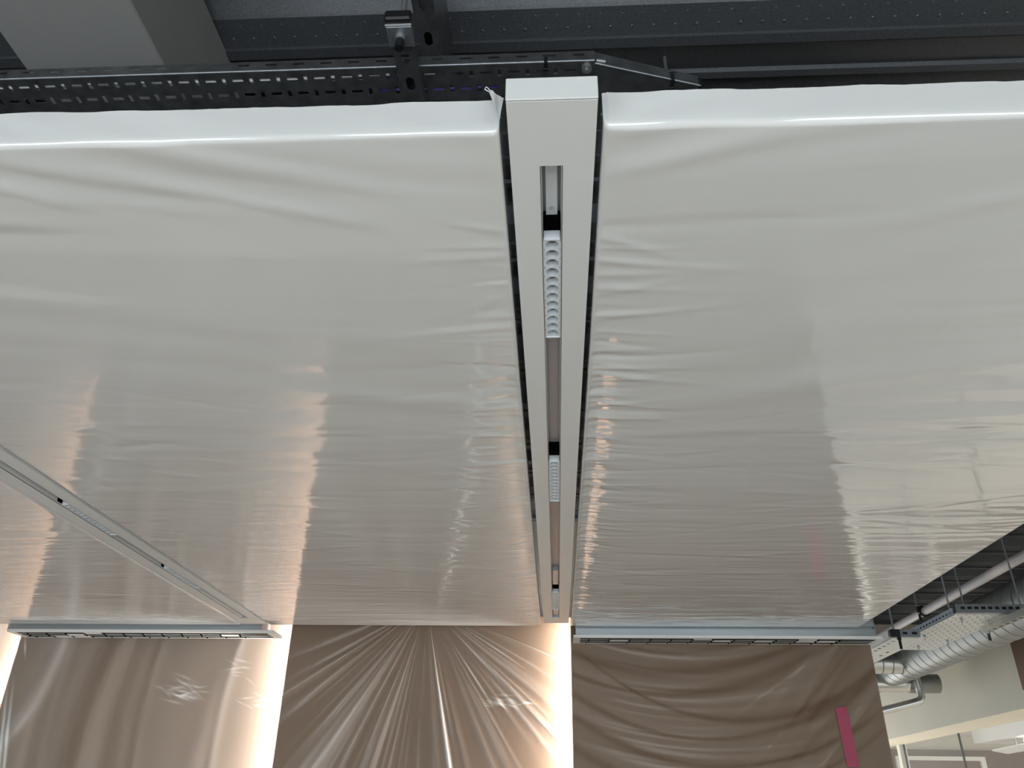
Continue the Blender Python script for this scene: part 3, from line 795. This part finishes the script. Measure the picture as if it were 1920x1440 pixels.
# struts carrying the trays
t = thing('strut_bracket', (2.34, 4.49, T2), 'grey slotted strut across the near end of the white tray', 'strut bracket')
MB().plate(2.165, 2.53, .0, .045, 0, .002, [(2.19 + .036 * i, 2.213 + .036 * i, .017, .031) for i in range(9)], T=lambda p: (p[0], 4.475 + p[2], T2 - .004 + p[1])).build('channel_face', 'galv', t)
B(2.165, 2.53, 4.475, 4.516, T2 - .006, T2 - .004).build('channel_web', 'galv', t)
B(2.168, 2.527, 4.484, 4.512, T2 - .002, T2 + .038).build('slot_shade_core', 'black', t)  # black block added so the slots look shaded inside
B(2.165, 2.53, 4.514, 4.516, T2 - .004, T2 + .041).build('channel_face', 'galv', t)
MB().tube((2.52, 4.495, T2), (2.52, 4.495, DECK + .01), .005, 8).build('threaded_rod', 'rod_zinc', t)
t = thing('strut_rail', (2.45, 4.6, z_(.95)), 'dark slotted strut rail below the white tray, pointing along the duct', 'strut rail')
slotted_strut(t, 2.430, 2.466, 3.9, 4.78, z_(.950), T2 - .014, .07, .035, .02, 'strut_grey')
MB().tube((2.44, 4.745, z_(.90)), (2.44, 4.745, z_(.938)), .008, 10).build('rod_cap', 'black', t)
MB().tube((2.44, 4.745, z_(.936)), (2.44, 4.745, z_(.948)), .012, 6).build('nut', 'rod_zinc', t)
MB().tube((2.44, 4.745, z_(.948)), (2.44, 4.745, T2 - .012), .005, 8).build('threaded_rod', 'rod_zinc', t)
# smaller tray behind the diffuser end
T3 = z_(.925)
t = thing('cable_tray', (1.99, 5.0, T3), 'small beige perforated tray section behind the diffuser end', 'cable tray')
MB().plate(1.93, 2.12, 4.80, 5.62, T3, T3 + .0015, [(1.965, 1.985, 4.83 + .075 * i, 4.862 + .075 * i) for i in range(10)] + [(2.06, 2.08, 4.9 + .12 * i, 4.93 + .12 * i) for i in range(5)]).build('tray_base', 'white_tray', t)
MB().add([(1.93, 4.80, T3), (1.93, 5.62, T3), (1.93, 5.62, T3 + .05), (1.93, 4.80, T3 + .05), (1.932, 4.80, T3), (1.932, 5.62, T3), (1.932, 5.62, T3 + .05), (1.932, 4.80, T3 + .05)],
         [(0, 3, 2, 1), (4, 5, 6, 7), (0, 1, 5, 4), (2, 3, 7, 6), (0, 4, 7, 3), (1, 2, 6, 5)]).build('side_rail', 'white_tray', t)
MB().add([(1.99, 5.62, T3), (2.12, 5.62, T3), (2.10, 5.75, T3 - .05), (2.02, 5.78, T3 - .06), (1.98, 5.72, T3 - .05)], [(0, 1, 2, 3, 4), (4, 3, 2, 1, 0)]).build('drop_lip', 'white_tray', t)
t = thing('strut_bracket', (2.02, 4.78, T3), 'short strut with black cap beside the diffuser end', 'strut bracket')
BV(1.900, 1.955, 4.745, 4.785, T3 - .006, T3 + .036, .004).build('end_cap', 'black', t)
MB().plate(1.955, 2.065, 0, .04, 0, .002, [(1.97, 1.996, .012, .026), (2.02, 2.05, .012, .026)], T=lambda p: (p[0], 4.75 + p[2], T3 - .004 + p[1])).build('channel_face', 'galv', t)
B(1.958, 2.062, 4.758, 4.783, T3 - .003, T3 + .032).build('slot_shade_core', 'black', t)  # added black filling, stands for the shade behind these slots
B(1.955, 2.065, 4.75, 4.785, T3 - .006, T3 - .004).build('channel_web', 'galv', t)
MB().tube((1.928, 4.765, T3 + .03), (1.928, 4.765, DECK + .01), .006, 8).build('threaded_rod', 'rod_zinc', t)
MB().tube((1.95, 4.765, T3 - .07), (1.95, 4.765, T3 - .02), .008, 10).tube((1.95, 4.765, T3 - .02), (1.95, 4.765, T3 - .006), .011, 6).build('rod_cap', 'black', t)
# rods between raft and pipe, carrying the duct
def rod(x, y, zb, label):
    setp(MB().tube((x, y, zb), (x, y, DECK + .01), .005, 8).tube((x, y, zb), (x, y, zb + .012), .010, 6).build('threaded_rod', 'rod_zinc'), label, 'rod', 'hanger rods below the deck')
rod(DX - .02, 4.9, DZ + DR - .002, 'threaded hanger rod holding the top of the spiral duct')
# beige downstand beam at the end of the deck
structure(B(1.60, XR, 7.6, 7.9, z_(1.36), DECK + .004).build('trim_3', 'plaster'))

# ------------------------------------------------------------------ glazed room behind the right-hand bulkhead
GX = XR + .38
t = thing('glass_partition', (GX, 9.0, 0), 'frameless glass partition with thin dark joints under the bulkhead', 'partition')
ys = [5.6, 7.2, 8.80, 10.22, YF - .02]
for a, b in zip(ys[:-1], ys[1:]): B(GX - .006, GX + .006, a + .004, b - .004, .06, SOF - .001).build('pane', 'glass', t)
for y in ys[1:-1]: B(GX - .009, GX + .009, y - .006, y + .006, .06, SOF - .001).build('joint', 'frame_dark', t)
B(GX - .02, GX + .02, ys[0], ys[-1], .0, .06).build('bottom_rail', 'frame_white', t)
B(GX - .04, GX + .04, 10.26, 10.34, .0, SOF - .001).build('post', 'frame_white', t)
structure(B(GX + .03, 9.0, 4.0, YF, z_(.93), z_(.98)).build('ceiling_side_room', 'wall_paint'))
structure(B(8.9, 9.0, 4.0, YF, 0, z_(.93)).build('wall_side_room', 'wall_paint'))
structure(B(GX + .05, 8.9, YF - .05, YF - .001, 0, z_(.775)).build('trim_4', 'taupe'))
mb = MB(); mb.plate(4.12, 5.18, 0.01, z_(.70), YF - .10, YF - .05, [(4.17, 5.12, .01, z_(.655))], T=lambda p: (p[0], p[2], p[1]))
structure(mb.build('door_1', 'frame_white'))
t = thing('ceiling_unit', (4.75, 9.2, z_(.76)), 'grey ceiling unit with a white curved blade in the glazed room', 'ceiling unit')
BV(4.60, 5.00, 6.9, 9.86, z_(.765), z_(.928), .008).build('casing', 'vent_white', t)
bl = []
for i in range(10):
    a = i / 9; bl.append((4.66 + .05 * math.sin(a * 3), 9.62 - 2.2 * a, z_(.675) + .03 * math.sin(a * math.pi)))
vs = []
for i, p in enumerate(bl):
    w = .10 + .12 * math.sin(min(1, (i + 1) / 6) * math.pi / 2)
    vs += [(p[0], p[1], p[2]), (p[0] + w, p[1] - .05, p[2] - .03), (p[0] + w, p[1] - .05, p[2] - .018), (p[0], p[1], p[2] + .012)]
fs = [(4 * i + k, 4 * i + (k + 1) % 4, 4 * i + 4 + (k + 1) % 4, 4 * i + 4 + k) for i in range(9) for k in range(4)] + [(3, 2, 1, 0), (36, 37, 38, 39)]
MB().add(vs, fs).build('curved_blade', 'vent_white', t)
for y in (9.2, 7.8): MB().tube((4.72, y, z_(.69)), (4.72, y, z_(.77)), .012, 10).build('stem', 'rod_zinc', t)
MB().tube((4.70, 8.85, z_(.725)), (4.70, 8.95, z_(.725)), .03, 14).build('bulb', 'lamp_glow', t)
# ceiling light of the glazed room
lt = area('room_lamp', (6.2, 8.0, z_(.92)), (6.2, 8.0, 0), 2.0, 2.0, 82, (1.0, .92, .80))
